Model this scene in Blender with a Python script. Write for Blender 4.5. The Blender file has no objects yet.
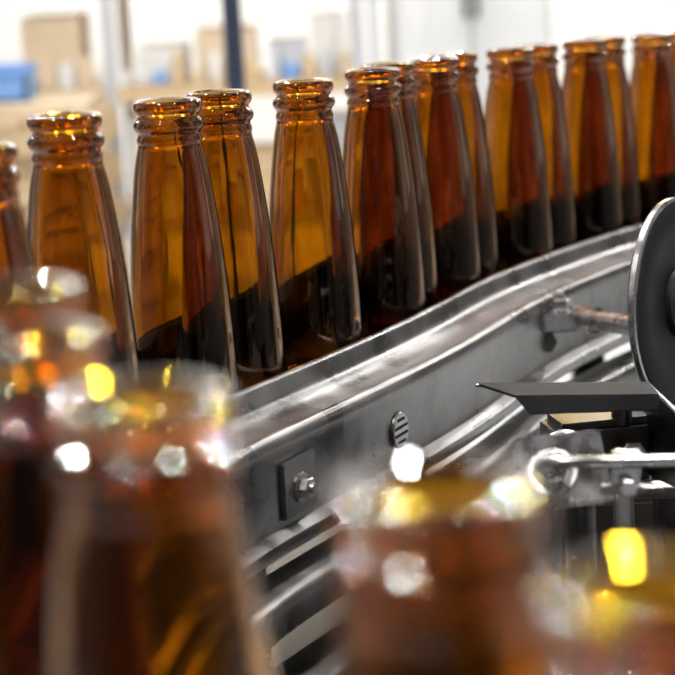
import bpy, bmesh, math, random
from mathutils import Vector, Matrix
random.seed(4)
scene = bpy.context.scene
col = scene.collection
scene.view_settings.view_transform='Standard'

# ------------------------------------------------------------ materials
def new_mat(name):
    m = bpy.data.materials.new(name); m.use_nodes = True
    nt = m.node_tree
    return m, nt, nt.nodes['Principled BSDF']

def noise_ramp(nt, scale, c0, c1, detail=4, vecscale=(1,1,1), lo=.35, hi=.65):
    tc = nt.nodes.new('ShaderNodeTexCoord'); mp = nt.nodes.new('ShaderNodeMapping')
    mp.inputs['Scale'].default_value = vecscale
    n = nt.nodes.new('ShaderNodeTexNoise'); n.inputs['Scale'].default_value = scale
    n.inputs['Detail'].default_value = detail
    r = nt.nodes.new('ShaderNodeValToRGB')
    r.color_ramp.elements[0].position = lo; r.color_ramp.elements[1].position = hi
    r.color_ramp.elements[0].color = (*c0, 1); r.color_ramp.elements[1].color = (*c1, 1)
    nt.links.new(tc.outputs['Object'], mp.inputs[0]); nt.links.new(mp.outputs[0], n.inputs['Vector'])
    nt.links.new(n.outputs['Fac'], r.inputs[0])
    return n, r

def simple(name, c0, c1=None, rough=.5, metal=0, scale=20, bump=0, vecscale=(1,1,1), r2=None, spec=.5):
    m, nt, b = new_mat(name)
    if c1 is None: c1 = tuple(min(1, x*1.15) for x in c0)
    n, r = noise_ramp(nt, scale, c0, c1, vecscale=vecscale)
    nt.links.new(r.outputs[0], b.inputs['Base Color'])
    b.inputs['Metallic'].default_value = metal
    b.inputs['Roughness'].default_value = rough
    b.inputs['Specular IOR Level'].default_value = spec
    if r2 is not None:
        mr = nt.nodes.new('ShaderNodeMapRange'); mr.inputs['To Min'].default_value = rough; mr.inputs['To Max'].default_value = r2
        mr.inputs['From Min'].default_value=.3; mr.inputs['From Max'].default_value=.7
        nt.links.new(n.outputs['Fac'], mr.inputs[0]); nt.links.new(mr.outputs[0], b.inputs['Roughness'])
    if bump:
        bp = nt.nodes.new('ShaderNodeBump'); bp.inputs['Strength'].default_value = bump; bp.inputs['Distance'].default_value = .002
        nt.links.new(n.outputs['Fac'], bp.inputs['Height']); nt.links.new(bp.outputs[0], b.inputs['Normal'])
    return m

M_STEEL = simple('brushed_steel', (.17,.165,.16), (.34,.33,.322), rough=.22, metal=1, scale=16, r2=.40, bump=.04)
M_STEEL2 = simple('bright_steel', (.42,.41,.41), (.58,.57,.57), rough=.2, metal=1, scale=60, r2=.35)
M_DSTEEL = simple('dark_steel', (.05,.048,.046), (.11,.105,.10), rough=.25, metal=1, scale=30, r2=.45)
M_BLACK = simple('black_plastic', (.004,.004,.004), (.009,.008,.008), rough=.5, scale=40, spec=.2)
M_CHAIN = simple('chain_plastic', (.0015,.0015,.0015), (.003,.003,.003), rough=.6, scale=40, spec=.06)
M_DISC = simple('disc_face_coating', (.014,.0135,.013), (.024,.022,.0215), rough=.5, scale=25, spec=.12)
M_COVER = simple('dark_cover_coating', (.006,.006,.006), (.013,.012,.012), rough=.5, scale=25, spec=.08)
M_GLOSSBLK = simple('black_gloss_sheet', (.006,.006,.007), (.012,.012,.012), rough=.25, scale=12, spec=.15)
M_MATBLK = simple('matt_black_sheet', (.003,.003,.003), (.006,.006,.006), rough=.7, scale=12, spec=.05)
M_BED = simple('machine_bed_paint', (.008,.007,.006), (.018,.014,.012), rough=.5, scale=10, spec=.2)
M_BRASS_GLINT = simple('brass_glint', (.8,.45,.08), (.9,.55,.12), rough=.25, metal=1)
M_FLOOR = simple('floor_epoxy', (.50,.53,.56), (.58,.60,.63), rough=.35, scale=1.5)
M_WALL = simple('wall_paint', (.70,.715,.73), (.75,.765,.78), rough=.7, scale=2)
M_SIDE = simple('side_wall_cladding', (.10,.105,.11), (.14,.145,.15), rough=.6, scale=2)
M_WHITE = simple('white_enamel', (.74,.75,.75), (.80,.80,.80), rough=.4, scale=3)
M_GREY = simple('grey_enamel', (.50,.51,.53), (.58,.59,.61), rough=.5, scale=3)
M_NAVY = simple('navy_paint', (.010,.016,.04), (.02,.03,.06), rough=.5, scale=3)
M_CARD = simple('cardboard', (.64,.51,.35), (.74,.60,.43), rough=.8, scale=6)
M_WOOD = simple('pallet_wood', (.60,.44,.25), (.72,.54,.33), rough=.75, scale=8, vecscale=(1,8,8))
M_BLUE = simple('blue_crate', (.16,.34,.72), (.22,.42,.82), rough=.5)
M_PAPER = simple('white_carton', (.72,.70,.66), (.82,.80,.76), rough=.7)

# amber glass
M_GLASS, nt, b = new_mat('amber_glass')
b.inputs['Transmission Weight'].default_value = 1
b.inputs['IOR'].default_value = 1.52
b.inputs['Roughness'].default_value = .006
n, r = noise_ramp(nt, 30, (.83,.56,.115), (.52,.315,.045), detail=3, vecscale=(1,1,.3))
nt.links.new(r.outputs[0], b.inputs['Base Color'])
tc=nt.nodes.new('ShaderNodeTexCoord'); mp=nt.nodes.new('ShaderNodeMapping'); mp.inputs['Scale'].default_value=(1,1,.14)
n2=nt.nodes.new('ShaderNodeTexNoise'); n2.inputs['Scale'].default_value=62; n2.inputs['Detail'].default_value=1.5
nt.links.new(tc.outputs['Object'],mp.inputs[0]); nt.links.new(mp.outputs[0],n2.inputs['Vector'])
bp = nt.nodes.new('ShaderNodeBump'); bp.inputs['Strength'].default_value=.28; bp.inputs['Distance'].default_value=.0008
nt.links.new(n2.outputs['Fac'], bp.inputs['Height']); nt.links.new(bp.outputs[0], b.inputs['Normal'])
va=nt.nodes.new('ShaderNodeVolumeAbsorption'); va.inputs['Density'].default_value=300
va.inputs['Color'].default_value=(.81,.66,.12,1)
nt.links.new(va.outputs[0], nt.nodes['Material Output'].inputs['Volume'])

# ------------------------------------------------------------ mesh builder
class MB:
    def __init__(s): s.v=[]; s.f=[]; s.m=[]; s.mats=[]
    def mi(s, mat):
        if mat not in s.mats: s.mats.append(mat)
        return s.mats.index(mat)
    def add(s, vs, fs, mat):
        o=len(s.v); k=s.mi(mat)
        s.v += [tuple(v) for v in vs]
        for f in fs: s.f.append([i+o for i in f]); s.m.append(k)
    def box(s, c, size, mat, rot=None, bev=0):
        bm=bmesh.new(); bmesh.ops.create_cube(bm,size=1)
        bmesh.ops.scale(bm,vec=size,verts=bm.verts)
        if bev: bmesh.ops.bevel(bm,geom=bm.edges[:],offset=bev,segments=2,affect='EDGES')
        s._bm(bm,c,rot,mat)
    def _bm(s,bm,c,rot,mat):
        M=Matrix.Translation(Vector(c)) @ (rot.to_4x4() if rot else Matrix())
        bm.verts.ensure_lookup_table()
        for i,v in enumerate(bm.verts): v.index=i
        s.add([M@v.co for v in bm.verts],[[v.index for v in f.verts] for f in bm.faces],mat); bm.free()
    def lathe(s, c, axis, prof, mat, seg=40, closed=False):
        q=Vector((0,0,1)).rotation_difference(Vector(axis).normalized())
        vs=[];fs=[]
        for r_,h in prof:
            for i in range(seg):
                a=2*math.pi*i/seg
                vs.append(Vector(c)+q@Vector((r_*math.cos(a),r_*math.sin(a),h)))
        n=len(prof); rng = n if closed else n-1
        for j in range(rng):
            j2=(j+1)%n
            for i in range(seg):
                k=(i+1)%seg
                fs.append([j*seg+i,j*seg+k,j2*seg+k,j2*seg+i])
        if not closed:
            fs.append([i for i in range(seg)][::-1]); fs.append([(n-1)*seg+i for i in range(seg)])
        s.add(vs,fs,mat)
    def rod(s,a,b_,r_,mat,seg=24,bev=.0008):
        a=Vector(a);b_=Vector(b_);L=(b_-a).length
        s.lathe(a,b_-a,[(r_-bev,0),(r_,bev),(r_,L-bev),(r_-bev,L)],mat,seg)
    def hexnut(s,c,axis,r_,h,mat):
        s.lathe(c,axis,[(r_*.93,0),(r_,h*.1),(r_,h*.85),(r_*.86,h)],mat,6)
    def tube(s, pts, r_, mat, seg=14):
        pts=[Vector(p) for p in pts]; vs=[];fs=[]
        up=Vector((0,0,1))
        for i,p in enumerate(pts):
            t=(pts[min(i+1,len(pts)-1)]-pts[max(i-1,0)]).normalized()
            u=t.cross(up)
            if u.length<.1: u=t.cross(Vector((0,1,0)))
            u.normalize(); w=u.cross(t)
            for k in range(seg):
                a=2*math.pi*k/seg; vs.append(p+u*r_*math.cos(a)+w*r_*math.sin(a))
        for j in range(len(pts)-1):
            for k in range(seg):
                k2=(k+1)%seg; fs.append([j*seg+k,j*seg+k2,(j+1)*seg+k2,(j+1)*seg+k])
        fs.append(list(range(seg))[::-1]); fs.append([(len(pts)-1)*seg+k for k in range(seg)])
        s.add(vs,fs,mat)
    def obj(s,name,parent=None,angle=35,bevel=0):
        me=bpy.data.meshes.new(name); me.from_pydata(s.v,[],s.f)
        for m in s.mats: me.materials.append(m)
        for p,k in zip(me.polygons,s.m): p.material_index=k
        bm=bmesh.new(); bm.from_mesh(me); bmesh.ops.recalc_face_normals(bm,faces=bm.faces); bm.to_mesh(me); bm.free()
        for p in me.polygons: p.use_smooth=True
        me.set_sharp_from_angle(angle=math.radians(angle))
        o=bpy.data.objects.new(name,me); col.objects.link(o)
        if parent: o.parent=parent
        return o

def empty(name):
    e=bpy.data.objects.new(name,None); col.objects.link(e); return e

def hz(x): return -.060*x      # gentle fall of the line to the right
DZ=-.027                       # chain surface below the guide rail lip datum

# ------------------------------------------------------------ conveyor path (plan)
CP=[(.90,3.10),(.64,2.79),(.520,2.648),(.407,2.495),(.304,2.348),(.2005,2.168),(.108,1.995),(.043,1.83),(-.019,1.689),
    (-.119,1.486),(-.180,1.362),(-.222,1.20),(-.255,1.03),(-.258,.93),(-.235,.84),(-.18,.755),(-.118,.69),(-.08,.60),
    (-.035,.53),(.0215,.451),(.062,.381),(.12,.29),(.19,.19),(.27,.09)]
def catmull(P,n=14):
    out=[]
    P=[Vector((*p,0)) for p in P]
    P=[2*P[0]-P[1]]+P+[2*P[-1]-P[-2]]
    for i in range(1,len(P)-2):
        for k in range(n):
            t=k/n
            a,b_,c,d=P[i-1],P[i],P[i+1],P[i+2]
            out.append(.5*((2*b_)+(c-a)*t+(2*a-5*b_+4*c-d)*t*t+(3*b_-a-3*c+d)*t**3))
    out.append(P[-2]); return out
raw=catmull(CP)
for _ in range(60):
    raw=[raw[0]]+[(raw[i-1]+raw[i]*2+raw[i+1])/4 for i in range(1,len(raw)-1)]+[raw[-1]]
def resample(pts,step):
    out=[pts[0]]; acc=0
    for a,b_ in zip(pts,pts[1:]):
        L=(b_-a).length
        while acc+L>=step:
            t=(step-acc)/L; a=a.lerp(b_,t); out.append(a.copy()); L=(b_-a).length; acc=0
        acc+=L
    return out
PATH=resample(raw,.01)
N=len(PATH)
def frame(i):
    t=(PATH[min(i+2,N-1)]-PATH[max(i-2,0)]).normalized()
    n_=Vector((-t.y,t.x,0))
    return PATH[i],t,n_
def at(i,off,z):
    p,t,n_=frame(i); q=p+n_*off
    return Vector((q.x,q.y,z+hz(p.x)))
def sweep(mb,prof,mat,i0=0,i1=None,closed=True):
    i1=N-1 if i1 is None else i1
    n=len(prof); vs=[];fs=[]
    for i in range(i0,i1+1):
        for o,z in prof: vs.append(at(i,o,z))
    m=i1-i0
    for j in range(m):
        for k in range(n if closed else n-1):
            k2=(k+1)%n; fs.append([j*n+k,j*n+k2,(j+1)*n+k2,(j+1)*n+k])
    fs.append(list(range(n))); fs.append([m*n+k for k in range(n)][::-1])
    mb.add(vs,fs,mat)
def nearest(x,y,off):
    return min(range(N),key=lambda i:(at(i,off,0).xy-Vector((x,y))).length)

line=empty('conveyor')
mb=MB()
step=4
for i in range(0,N-step,step):
    vs=[]
    for (ii,dt) in ((i,.0006),(i+step,-.0006)):
        p,t,n_=frame(ii)
        for off in (-.105,.045):
            for z in (-.009,0):
                q=p+t*dt+n_*off; vs.append(Vector((q.x,q.y,z+DZ+hz(p.x))))
    mb.add(vs,[[0,1,3,2],[4,6,7,5],[1,5,7,3],[0,2,6,4],[0,4,5,1],[2,3,7,6]],M_CHAIN)
mb.obj('slat_chain',line)
mb=MB()
sweep(mb,[(-.115,DZ-.012),(.044,DZ-.012),(.044,-.11),(-.115,-.11)],M_BED)
sweep(mb,[(-.118,.028),(-.114,.032),(-.110,.028),(-.108,.0),(-.108,-.115),(-.118,-.115)],M_MATBLK)
mb.obj('chain_bed',line)
mb=MB()
R0=.046
prof=[(0,-.09),(0,.010),(.0015,.013),(.0045,.0145),(.0075,.0135),(.0095,.010),(.0105,.003),(.014,-.003),(.022,-.007),(.034,-.0095),(.046,-.009),
      (.052,-.006),(.0555,-.0045),(.0595,-.0055),(.0625,-.009),(.0635,-.015),(.062,-.022),(.062,-.068),(.0635,-.073),(.070,-.075),(.0735,-.0775),(.074,-.086),(.070,-.09)]
sweep(mb,[(R0+o,z) for o,z in prof],M_STEEL)
mb.obj('guide_rail',line,angle=50)
mb=MB()
sweep(mb,[(.098,-.108),(.126,-.108),(.132,-.111),(.134,-.118),(.134,-.135),(.098,-.135)],M_STEEL)
sweep(mb,[(.105,-.175),(.150,-.175),(.154,-.179),(.154,-.205),(.105,-.205)],M_DSTEEL)
mb.obj('lower_rail',line,angle=50)
mb=MB()
i=nearest(-.031,1.405,.108)
p,t,n_=frame(i)
c=at(i,.110,-.047)
rot=Matrix((-t,n_,Vector((0,0,1)))).transposed()
mb.box(c,(.05,.004,.042),M_STEEL,rot,.001)
cb=c+n_*.002+Vector((0,0,-.002))
mb.lathe(cb,n_,[(.0115,0),(.0115,.0015),(.011,.002)],M_STEEL2,32)
mb.hexnut(cb+n_*.002,n_,.0085,.007,M_STEEL2)
mb.lathe(cb+n_*.009,n_,[(.0045,0),(.004,.003)],M_STEEL,20)
mb.obj('joint_plate',line)
mb=MB()
i=nearest(.040,1.572,.108)
p,t,n_=frame(i); c=at(i,.1085,-.047)
mb.lathe(c,n_,[(.0150,0),(.0150,.002),(.0142,.003)],M_STEEL2,40)
rot=Matrix((-t,n_,Vector((0,0,1)))).transposed()
for dz,w in ((-.0092,.014),(-.0031,.024),(.0031,.024),(.0092,.014)):
    mb.box(c+n_*.0032+Vector((0,0,dz)),(w,.0006,.0022),M_BLACK,rot,0)
mb.obj('slotted_screw',line)
mb=MB()
for i in (20,80):
    for off in (-.09,.02):
        q=at(i,off,0); mb.box((q.x,q.y,(-.11-.9)/2+hz(q.x)/2),(.04,.04,.79+hz(q.x)),M_DSTEEL,None,.003)
for i in (150,185,210):
    q=at(i,.0,0); mb.box((q.x,q.y,-.18),(.04,.04,.14),M_DSTEEL,None,.003)
q=at(N-8,0,0); mb.box((q.x,q.y,-.51),(.04,.04,.78),M_DSTEEL,None,.003)
mb.obj('support_leg',line)

# ------------------------------------------------------------ bottles
H=.259
outer=[(.0222,.0),(.0246,.0010),(.0256,.0035),(.0256,.0072),(.0244,.0098),(.0229,.0115),(.0231,.0132),(.0254,.0155),(.0265,.0185),(.0258,.0215),
       (.0240,.0238),(.0233,.0256),(.0241,.0276),(.0246,.0298),(.0241,.0320),(.0241,.0345),(.0252,.039),(.0266,.045),(.0279,.052),(.0292,.061),(.0310,.075),(.0333,.095),(.0356,.12),(.0378,.15),(.0393,.18),
       (.0406,.21),(.0413,.235),(.0413,.245),(.0407,.251),(.0392,.2555),(.0362,.2585),(.032,.259),(.020,.2572),(.006,.2565)]
inner=[(.0192,.001),(.0186,.004),(.0184,.03),(.0202,.037),(.0221,.045),(.0242,.055),(.0274,.075),(.0298,.095),(.0321,.12),(.0343,.15),(.0358,.18),
       (.0371,.21),(.0378,.235),(.0372,.2435),(.035,.2485),(.029,.2512),(.018,.252),(.006,.2518)]
def dens(pr,n=3):
    out=[]
    P=[pr[0]]+pr+[pr[-1]]
    for i in range(1,len(P)-2):
        for k in range(n):
            t=k/n; q=[]
            for d in (0,1):
                a,b_,c,e=P[i-1][d],P[i][d],P[i+1][d],P[i+2][d]
                q.append(.5*((2*b_)+(c-a)*t+(2*a-5*b_+4*c-e)*t*t+(3*b_-a-3*c+e)*t**3))
            out.append(tuple(q))
    out.append(pr[-1]); return out
bm_=MB()
seg=72
oP=[(r_,H-d) for r_,d in dens(outer)]; iP=[(r_,H-d) for r_,d in dens(inner)]
ring=iP[::-1]+oP
vs=[];fs=[]
for r_,h in ring:
    for k in range(seg):
        a=2*math.pi*k/seg; vs.append((r_*math.cos(a),r_*math.sin(a),h))
for j in range(len(ring)-1):
    for k in range(seg):
        k2=(k+1)%seg; fs.append([j*seg+k,j*seg+k2,(j+1)*seg+k2,(j+1)*seg+k])
fs.append(list(range(seg))); fs.append([(len(ring)-1)*seg+k for k in range(seg)][::-1])
bm_.add(vs,fs,M_GLASS)
first=bm_.obj('beer_bottle',angle=80)
BOT=[(-.178,1.362),(-.1174,1.486),(-.0185,1.689),(.0435,1.83),(.108,1.995),(.2006,2.168),(.304,2.348),(.407,2.495),(.5195,2.648),
     (-.083,1.564),(.060,1.913),(.133,2.075),(.236,2.244),(.338,2.425),(.450,2.570),
     (-.206,1.161),(-.116,.706),(-.100,.6235),(-.0555,.542),(.0215,.451),(.062,.378),
     (-.19,.775),(-.245,.85),(-.275,.95)]
for k,(x,y) in enumerate(BOT):
    o=first if k==0 else bpy.data.objects.new('beer_bottle',first.data)
    if k: col.objects.link(o)
    o.location=(x,y,hz(x)+DZ+.0006); o.rotation_euler=(0,0,random.random()*6.28)

# ------------------------------------------------------------ machinery
mb=MB()
c=Vector((.226,1.958,-.036))
mb.box(c,(.056,.034,.018),M_STEEL2,Matrix.Rotation(.25,3,'Z'),.002)
mb.lathe(c+Vector((-.004,0,.009)),(0,0,1),[(.016,0),(.016,.002),(.0155,.0025)],M_STEEL2)
mb.hexnut(c+Vector((-.004,0,.0115)),(0,0,1),.013,.010,M_STEEL2)
mb.lathe(c+Vector((-.004,0,.0215)),(0,0,1),[(.006,0),(.006,.004),(.005,.005)],M_STEEL)
mb.rod(c+Vector((.016,-.004,0)),(.285,1.82,-.020),.0095,M_STEEL2)
mb.lathe(c+Vector((.026,-.012,0)),Vector((.285,1.82,-.020))-(c+Vector((.016,-.004,0))),[(.0125,0),(.0135,.001),(.0135,.011),(.0125,.012)],M_STEEL2,24)
mb.box(c+Vector((-.003,.018,-.004)),(.03,.042,.02),M_STEEL,Matrix.Rotation(.25,3,'Z'),.002)
mb.hexnut(c+Vector((-.017,.0,-.022)),(0,-1,0),.011,.012,M_STEEL)
mb.obj('rail_clamp')

wheel=empty('guide_wheel')
nrm=Vector((.84,-.54,.04)).normalized()
C=Vector((.292,1.668,.031))
mb=MB()
mb.lathe(C-nrm*.010,nrm,[(.083,0),(.0875,.001),(.0895,.003),(.0895,.0075),(.088,.0085)],M_STEEL2,96)
mb.obj('steel_rim',wheel)
mb=MB()
mb.lathe(C-nrm*.0015,nrm,[(.0870,0),(.0870,.001),(.0855,.0018),(.060,.0018),(.058,.001),(.030,.001),(.028,.006),(.02,.007)],M_DISC,96)
mb.obj('face_disc',wheel)
mb=MB()
u=nrm.cross(Vector((0,0,1))).normalized(); w=u.cross(nrm)
mb.hexnut(C+nrm*.005,nrm,.012,.008,M_STEEL2)
mb.rod(C-nrm*.030,C-nrm*.007,.012,M_STEEL)
rot=Matrix((u,nrm,w)).transposed()
if rot.determinant()<0: rot=Matrix((-u,nrm,w)).transposed()
mb.box(C-nrm*.018-Vector((0,0,.135)),(.035,.010,.27),M_DSTEEL,rot,.002)
mb.obj('axle_and_bolts',wheel)

def plate(mb,pts,th_,mat):
    pts=[Vector(p) for p in pts]; n=(pts[1]-pts[0]).cross(pts[2]-pts[0]).normalized()*th_
    k=len(pts); vs=pts+[p-n for p in pts]
    fs=[list(range(k)),list(range(k,2*k))[::-1]]+[[i,(i+1)%k,k+(i+1)%k,k+i] for i in range(k)]
    mb.add(vs,fs,mat)
mb=MB()
A=Vector((.102,1.465,.016)); B=Vector((.232,1.465,.010))
F1=A+Vector((.028,-.018,-.007)); F2=B+Vector((.004,-.024,-.004))
plate(mb,[A,B,F2,F1],.002,M_COVER)
plate(mb,[F1,F2,F2+Vector((-.002,-.006,-.009)),F1+Vector((.010,-.006,-.012))],.002,M_GLOSSBLK)
plate(mb,[B,B+Vector((.035,-.10,-.03)),B+Vector((.035,-.10,-.07)),B+Vector((0,0,-.07))],.002,M_DSTEEL)
mb.tube([A,B],.0018,M_STEEL2); mb.tube([B,B+Vector((.035,-.10,-.03))],.0015,M_STEEL)
mb.tube([F1,F2],.0011,M_STEEL)
mb.rod(B+Vector((-.02,.004,-.26)),B+Vector((-.02,.004,-.004)),.008,M_DSTEEL)
mb.box((.195,1.48,-.040),(.08,.05,.05),M_DSTEEL,Matrix.Rotation(.2,3,'Z'),.006)
mb.lathe((.165,1.44,-.036),(0,-1,.3),[(.020,0),(.020,.006),(.016,.008),(.010,.008),(.010,.014)],M_STEEL,40)
mb.rod((.12,1.46,-.062),(.25,1.46,-.072),.007,M_STEEL)
mb.hexnut((.215,1.435,-.036),(0,-1,.3),.010,.008,M_STEEL2)
mb.obj('chute_cover',angle=20)

mb=MB()
c=Vector((.136,1.262,.002))
mb.box(c+Vector((.008,.012,-.002)),(.062,.006,.05),M_STEEL2,Matrix.Rotation(.25,3,'Z')@Matrix.Rotation(-.5,3,'X'),.002)
ax=Vector((-.15,-.75,.6)).normalized()
mb.lathe(c,ax,[(.0165,0),(.0165,.003),(.016,.0035)],M_STEEL2)
mb.hexnut(c+ax*.0035,ax,.0125,.009,M_STEEL2)
mb.lathe(c+ax*.0125,ax,[(.0085,0),(.008,.004),(.006,.007),(.002,.0085)],M_STEEL2)
mb.tube([(.126,1.245,.012),(.131,1.232,.018),(.140,1.226,.019),(.17,1.225,.018),(.26,1.23,.014),(.40,1.24,.008)],.0042,M_STEEL2)
mb.box((.180,1.235,.008),(.018,.012,.028),M_STEEL2,Matrix.Rotation(.1,3,'Y'),.0015)
mb.box((.178,1.236,-.022),(.007,.02,.06),M_STEEL,None,.001)
mb.hexnut((.180,1.229,.0),(0,-1,0),.006,.005,M_STEEL2)
mb.rod((.163,1.23,-.001),(.203,1.23,-.003),.0032,M_STEEL)
mb.rod((.155,1.275,-.02),(.155,1.275,-.249),.01,M_DSTEEL)
mb.obj('clamp_arm')

mb=MB()
plate(mb,[(.13,1.16,-.085),(.26,1.20,-.02),(.40,1.20,-.02),(.40,1.02,-.07),(.15,1.04,-.11)],.003,M_STEEL2)
mb.box((.127,1.18,-.055),(.006,.01,.03),M_STEEL2,None,.001)
mb.lathe((.19,1.14,-.066),(0,-.3,1),[(.012,0),(.012,.003),(.011,.004)],M_STEEL2)
mb.hexnut((.19,1.14,-.062),(0,-.3,1),.009,.007,M_STEEL)
mb.rod((.25,1.10,-.249),(.25,1.10,-.055),.012,M_DSTEEL)
mb.obj('bracket_plate')

mb=MB()
mb.box((.20,1.34,-.575),(.86,1.34,.65),M_BED,None,.01)
for k in range(4): mb.box((.04+.03*k,1.34,-.247),(.012,.9,.01),M_DSTEEL,None,.001)
mb.box((.29,1.75,-.20),(.20,.10,.10),M_BED,None,.004)
for k in range(6):  # small brass strips, added to stand in for yellow sparkles
    mb.box((.0+.010*k,1.18+.06*k,-.238),(.03,.004,.008),M_BRASS_GLINT,Matrix.Rotation(.1,3,'Z'),.001)
mb.obj('machine_bed')

# ------------------------------------------------------------ hall
def bx(name,c,size,mat,bev=0,parent=None):
    m=MB(); m.box(c,size,mat,None,bev); return m.obj(name,parent)
FZ=-.9
bx('floor',(0,4,FZ-.05),(12,15,.1),M_FLOOR)
bx('wall_back',(0,11,FZ+2.2),(12,.2,4.4),M_WALL)
for s,nm in ((-1,'wall_left'),(1,'wall_right')):
    m=MB(); x=s*5.9
    m.box((x,4,FZ+.4),(.2,13.7,.8),M_SIDE)
    m.box((x,4,FZ+4.1),(.2,13.7,.6),M_SIDE)
    for y in (-2.4,.2,3,5.8,8.6,10.3): m.box((x,y,FZ+2.3),(.2,1.1,3),M_SIDE)
    m.obj(nm)

m=MB(); m.box((-.225,5.1,FZ+1.4),(.046,.05,2.8),M_NAVY,None,.004); m.box((-.225,5.1,FZ+.006),(.15,.15,.012),M_NAVY,None,.002)
m.obj('steel_column')
m=MB(); m.rod((.155,6,FZ),(.155,6,FZ+2.8),.018,M_WHITE); m.lathe((.155,6,FZ),(0,0,1),[(.06,0),(.06,.01),(.03,.015)],M_WHITE)
m.obj('standpipe')

rack=empty('storage_rack')
m=MB()
for x in (-1.65,-.72,.12):
    for y in (6.8,7.4): m.box((x,y,FZ+1.0),(.04,.04,2.0),M_GREY,None,.003)
for z in (-.62,-.17,.22,.7):
    for y in (6.8,7.4): m.box((-.765,y,z),(1.77,.03,.05),M_WOOD if z==-.17 else M_GREY,None,.003)
    m.box((-.765,7.1,z+.02),(1.77,.62,.015),M_WOOD)
m.obj('frame',rack)
m=MB()
def shelf_boxes(z,xs):
    for x,w,h,mt in xs:
        m.box((x,7.0,z+.031+h/2),(w,.3,h),mt,None,.004)
shelf_boxes(-.17,[(-1.48,.2,.2,M_PAPER),(-.92,.20,.24,M_CARD),(-1.25,.14,.16,M_PAPER),(-.55,.16,.12,M_PAPER),(-.33,.2,.17,M_CARD),(-.12,.13,.12,M_GREY),(.02,.12,.2,M_PAPER)])
shelf_boxes(-.62,[(-1.4,.3,.3,M_WOOD),(-1.02,.25,.28,M_CARD),(-.55,.25,.33,M_PAPER),(-.25,.22,.2,M_WOOD),(.0,.18,.3,M_GREY)])
shelf_boxes(.22,[(-1.4,.3,.3,M_CARD),(-.9,.25,.28,M_PAPER),(-.45,.25,.25,M_CARD),(-.1,.25,.3,M_PAPER)])
rr=random.Random(9)
for k in range(26):
    x=-1.5+k*.063; h=rr.uniform(.03,.11)
    m.box((x,6.82,-.17+.03+h/2),(rr.uniform(.03,.06),.05,h),rr.choice([M_PAPER,M_CARD,M_GREY,M_WHITE,M_WOOD,M_BLUE]),None,.003)
m.obj('stored_cartons',rack)
def crate(name,c,size,mat):
    m=MB(); x,y,z=c; w,d,h=size; t=.012
    m.box((x,y,z-h/2+t/2),(w,d,t),mat)
    for s in (-1,1):
        m.box((x+s*(w/2-t/2),y,z),(t,d,h),mat,None,.002); m.box((x,y+s*(d/2-t/2),z),(w,t,h),mat,None,.002)
        m.box((x,y+s*(d/2),z+h/2-.012),(w+.02,.02,.024),mat,None,.002)
    return m.obj(name)
crate('plastic_crate',(-1.04,6.45,-.085),(.2,.2,.11),M_BLUE)
m=MB()
for k in range(5):
    z0=FZ+.152*k
    for y in (6.2,6.45,6.7): m.box((-1.05,y,z0+.04),(.7,.08,.08),M_WOOD)
    for j in range(6): m.box((-1.34+.116*j,6.45,z0+.09),(.09,.6,.02),M_WOOD)
    m.box((-1.05,6.45,z0+.125),(.62,.5,.05),M_CARD)
m.obj('pallet_stack')

m=MB()
m.box((.52,7.3,FZ+.95),(.56,.5,1.9),M_GREY,None,.01)
m.box((.385,7.04,FZ+.95),(.26,.02,1.82),M_WHITE,None,.004)
m.box((.655,7.04,FZ+.95),(.26,.02,1.82),M_WHITE,None,.004)
m.box((.50,7.02,FZ+1.0),(.012,.02,.16),M_DSTEEL); m.box((.54,7.02,FZ+1.0),(.012,.02,.16),M_DSTEEL)
m.obj('metal_cabinet')
m=MB()
m.box((1.5,10.83,FZ+1.1),(1.0,.05,2.2),M_WHITE,None,.01)
m.box((.97,10.84,FZ+1.13),(.06,.08,2.26),M_GREY); m.box((2.03,10.84,FZ+1.13),(.06,.08,2.26),M_GREY); m.box((1.5,10.84,FZ+2.27),(1.12,.08,.06),M_GREY)
m.rod((1.1,10.79,FZ+1.0),(1.22,10.79,FZ+1.0),.012,M_STEEL)
m.obj('door_1')

# ------------------------------------------------------------ lamps
def highbay(loc,power,rad,color=(1,1,1)):
    e=empty('high_bay_lamp'); e.location=loc
    m=MB(); m.lathe((0,0,.05),(0,0,1),[(rad+.10,0),(rad+.06,.12),(.08,.28),(.08,.36)],M_GREY,40); m.rod((0,0,.38),(0,0,1.2),.01,M_GREY)
    m.obj('housing',e)
    L=bpy.data.lights.new('bulb','POINT'); L.energy=power; L.shadow_soft_size=rad; L.color=color
    lo=bpy.data.objects.new('bulb',L); col.objects.link(lo); lo.parent=e; lo.location=(0,0,-rad*.6)
WARM=(1,.975,.95)
YEL=(1,.6,.02)
highbay((-1.1,.0,2.7),200,.08,WARM)
highbay((.9,.3,2.7),170,.08,WARM)
highbay((-.9,3.4,2.9),260,.08,WARM)
highbay((1.2,3.2,2.9),260,.08,WARM)
highbay((-.8,5.2,3.0),130,.09,WARM)
highbay((1.4,6,3.0),110,.09,WARM)
highbay((.2,8.4,3.0),90,.09,WARM)
highbay((-2.4,7.6,2.6),90,.09,WARM)
highbay((2.6,8.2,2.6),85,.09,WARM)
highbay((-1.5,8.8,2.3),70,.09,WARM)
highbay((-.35,9.2,2.2),70,.09,WARM)
highbay((.55,9.0,2.4),65,.09,WARM)
highbay((1.8,9.3,2.2),65,.09,WARM)
highbay((-3.3,6.2,2.4),100,.09,WARM)
highbay((3.4,6.6,2.4),100,.09,WARM)
highbay((-.9,8.0,2.4),75,.09,YEL)
highbay((1.1,7.6,2.6),75,.09,YEL)
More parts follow.
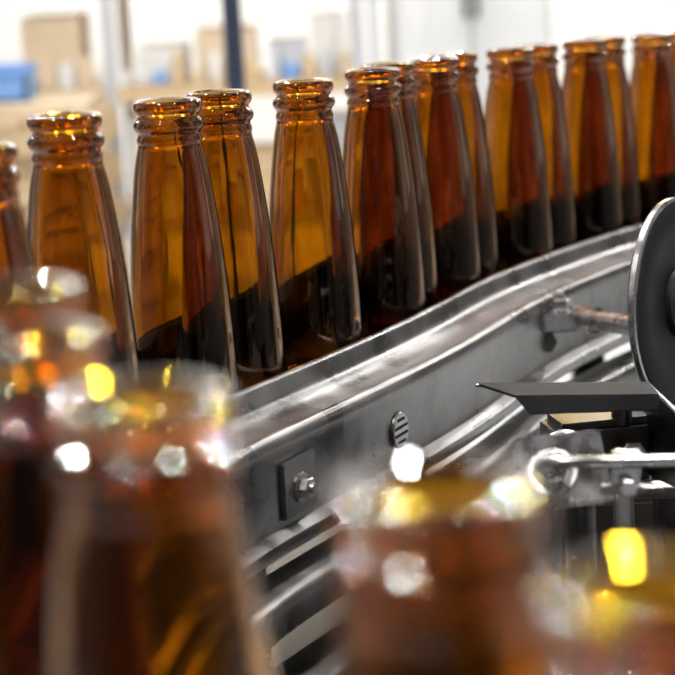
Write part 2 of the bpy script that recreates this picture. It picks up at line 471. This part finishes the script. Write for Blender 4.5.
def glint_spot(loc,target,power,rad,color=(1,1,1),ang=15):  # unseen spots with housings, added only to put glints on the bottles
    e=empty('added_glint_spotlight'); e.location=loc
    d=(Vector(target)-Vector(loc)).normalized()
    e.rotation_euler=d.to_track_quat('-Z','Y').to_euler()
    m=MB(); m.lathe((0,0,.01),(0,0,1),[(rad+.012,0),(rad+.014,.01),(rad+.012,.07),(.02,.10),(.012,.12)],M_DSTEEL,40)
    m.obj('housing',e)
    L=bpy.data.lights.new('bulb','SPOT'); L.energy=power; L.shadow_soft_size=rad; L.color=color; L.spot_size=math.radians(ang); L.spot_blend=.3
    lo=bpy.data.objects.new('bulb',L); col.objects.link(lo); lo.parent=e
T=(-.01,.48,.20)
glint_spot((-1.0,1.1,.95),T,150,.03)
glint_spot((-.55,1.6,1.3),T,350,.03)
glint_spot((.45,1.7,1.5),T,350,.03)
glint_spot((1.0,1.2,1.0),T,220,.03)
glint_spot((-.15,1.6,1.7),T,500,.03,YEL)
glint_spot((.75,1.4,1.0),T,420,.03,YEL)
glint_spot((-.35,-.5,1.0),T,500,.03)
glint_spot((-.7,.5,1.5),(.03,1.85,.2),220,.04,(1,1,1),30)

W=bpy.data.worlds.new('World'); scene.world=W; W.use_nodes=True
nt=W.node_tree; bg=nt.nodes['Background']
tc=nt.nodes.new('ShaderNodeTexCoord'); mp=nt.nodes.new('ShaderNodeMapping'); mp.inputs['Scale'].default_value=(1,1,.45)
n=nt.nodes.new('ShaderNodeTexNoise'); n.inputs['Scale'].default_value=3.6; n.inputs['Detail'].default_value=1.5
r=nt.nodes.new('ShaderNodeValToRGB')
r.color_ramp.elements[0].position=.50; r.color_ramp.elements[0].color=(.045,.047,.05,1)
r.color_ramp.elements[1].position=.58; r.color_ramp.elements[1].color=(1,.99,.98,1)
nt.links.new(tc.outputs['Generated'],mp.inputs[0]); nt.links.new(mp.outputs[0],n.inputs['Vector']); nt.links.new(n.outputs['Fac'],r.inputs[0])
# world light dimmed towards the near (-Y) end to cut reflections in the glass
sx=nt.nodes.new('ShaderNodeSeparateXYZ'); nt.links.new(tc.outputs['Generated'],sx.inputs[0])
mr=nt.nodes.new('ShaderNodeMapRange'); mr.interpolation_type='SMOOTHSTEP'
mr.inputs['From Min'].default_value=-.45; mr.inputs['From Max'].default_value=.35; mr.inputs['To Min'].default_value=.08; mr.inputs['To Max'].default_value=1.3
nt.links.new(sx.outputs['Y'],mr.inputs[0]); nt.links.new(mr.outputs[0],bg.inputs[1])
nt.links.new(r.outputs[0],bg.inputs[0])

# ------------------------------------------------------------ camera
cam=bpy.data.cameras.new('camera'); co=bpy.data.objects.new('camera',cam); col.objects.link(co)
cam.sensor_width=36; cam.lens=2000/675*36; cam.clip_start=.01
p=math.atan(412.5/2000)
co.matrix_world=Matrix.Translation((0,0,.36))@(Matrix.Rotation(math.pi/2-p,4,'X')@Matrix.Rotation(-.050,4,'Z'))
cam.dof.use_dof=True; cam.dof.focus_distance=1.58; cam.dof.aperture_fstop=7.2
scene.camera=co
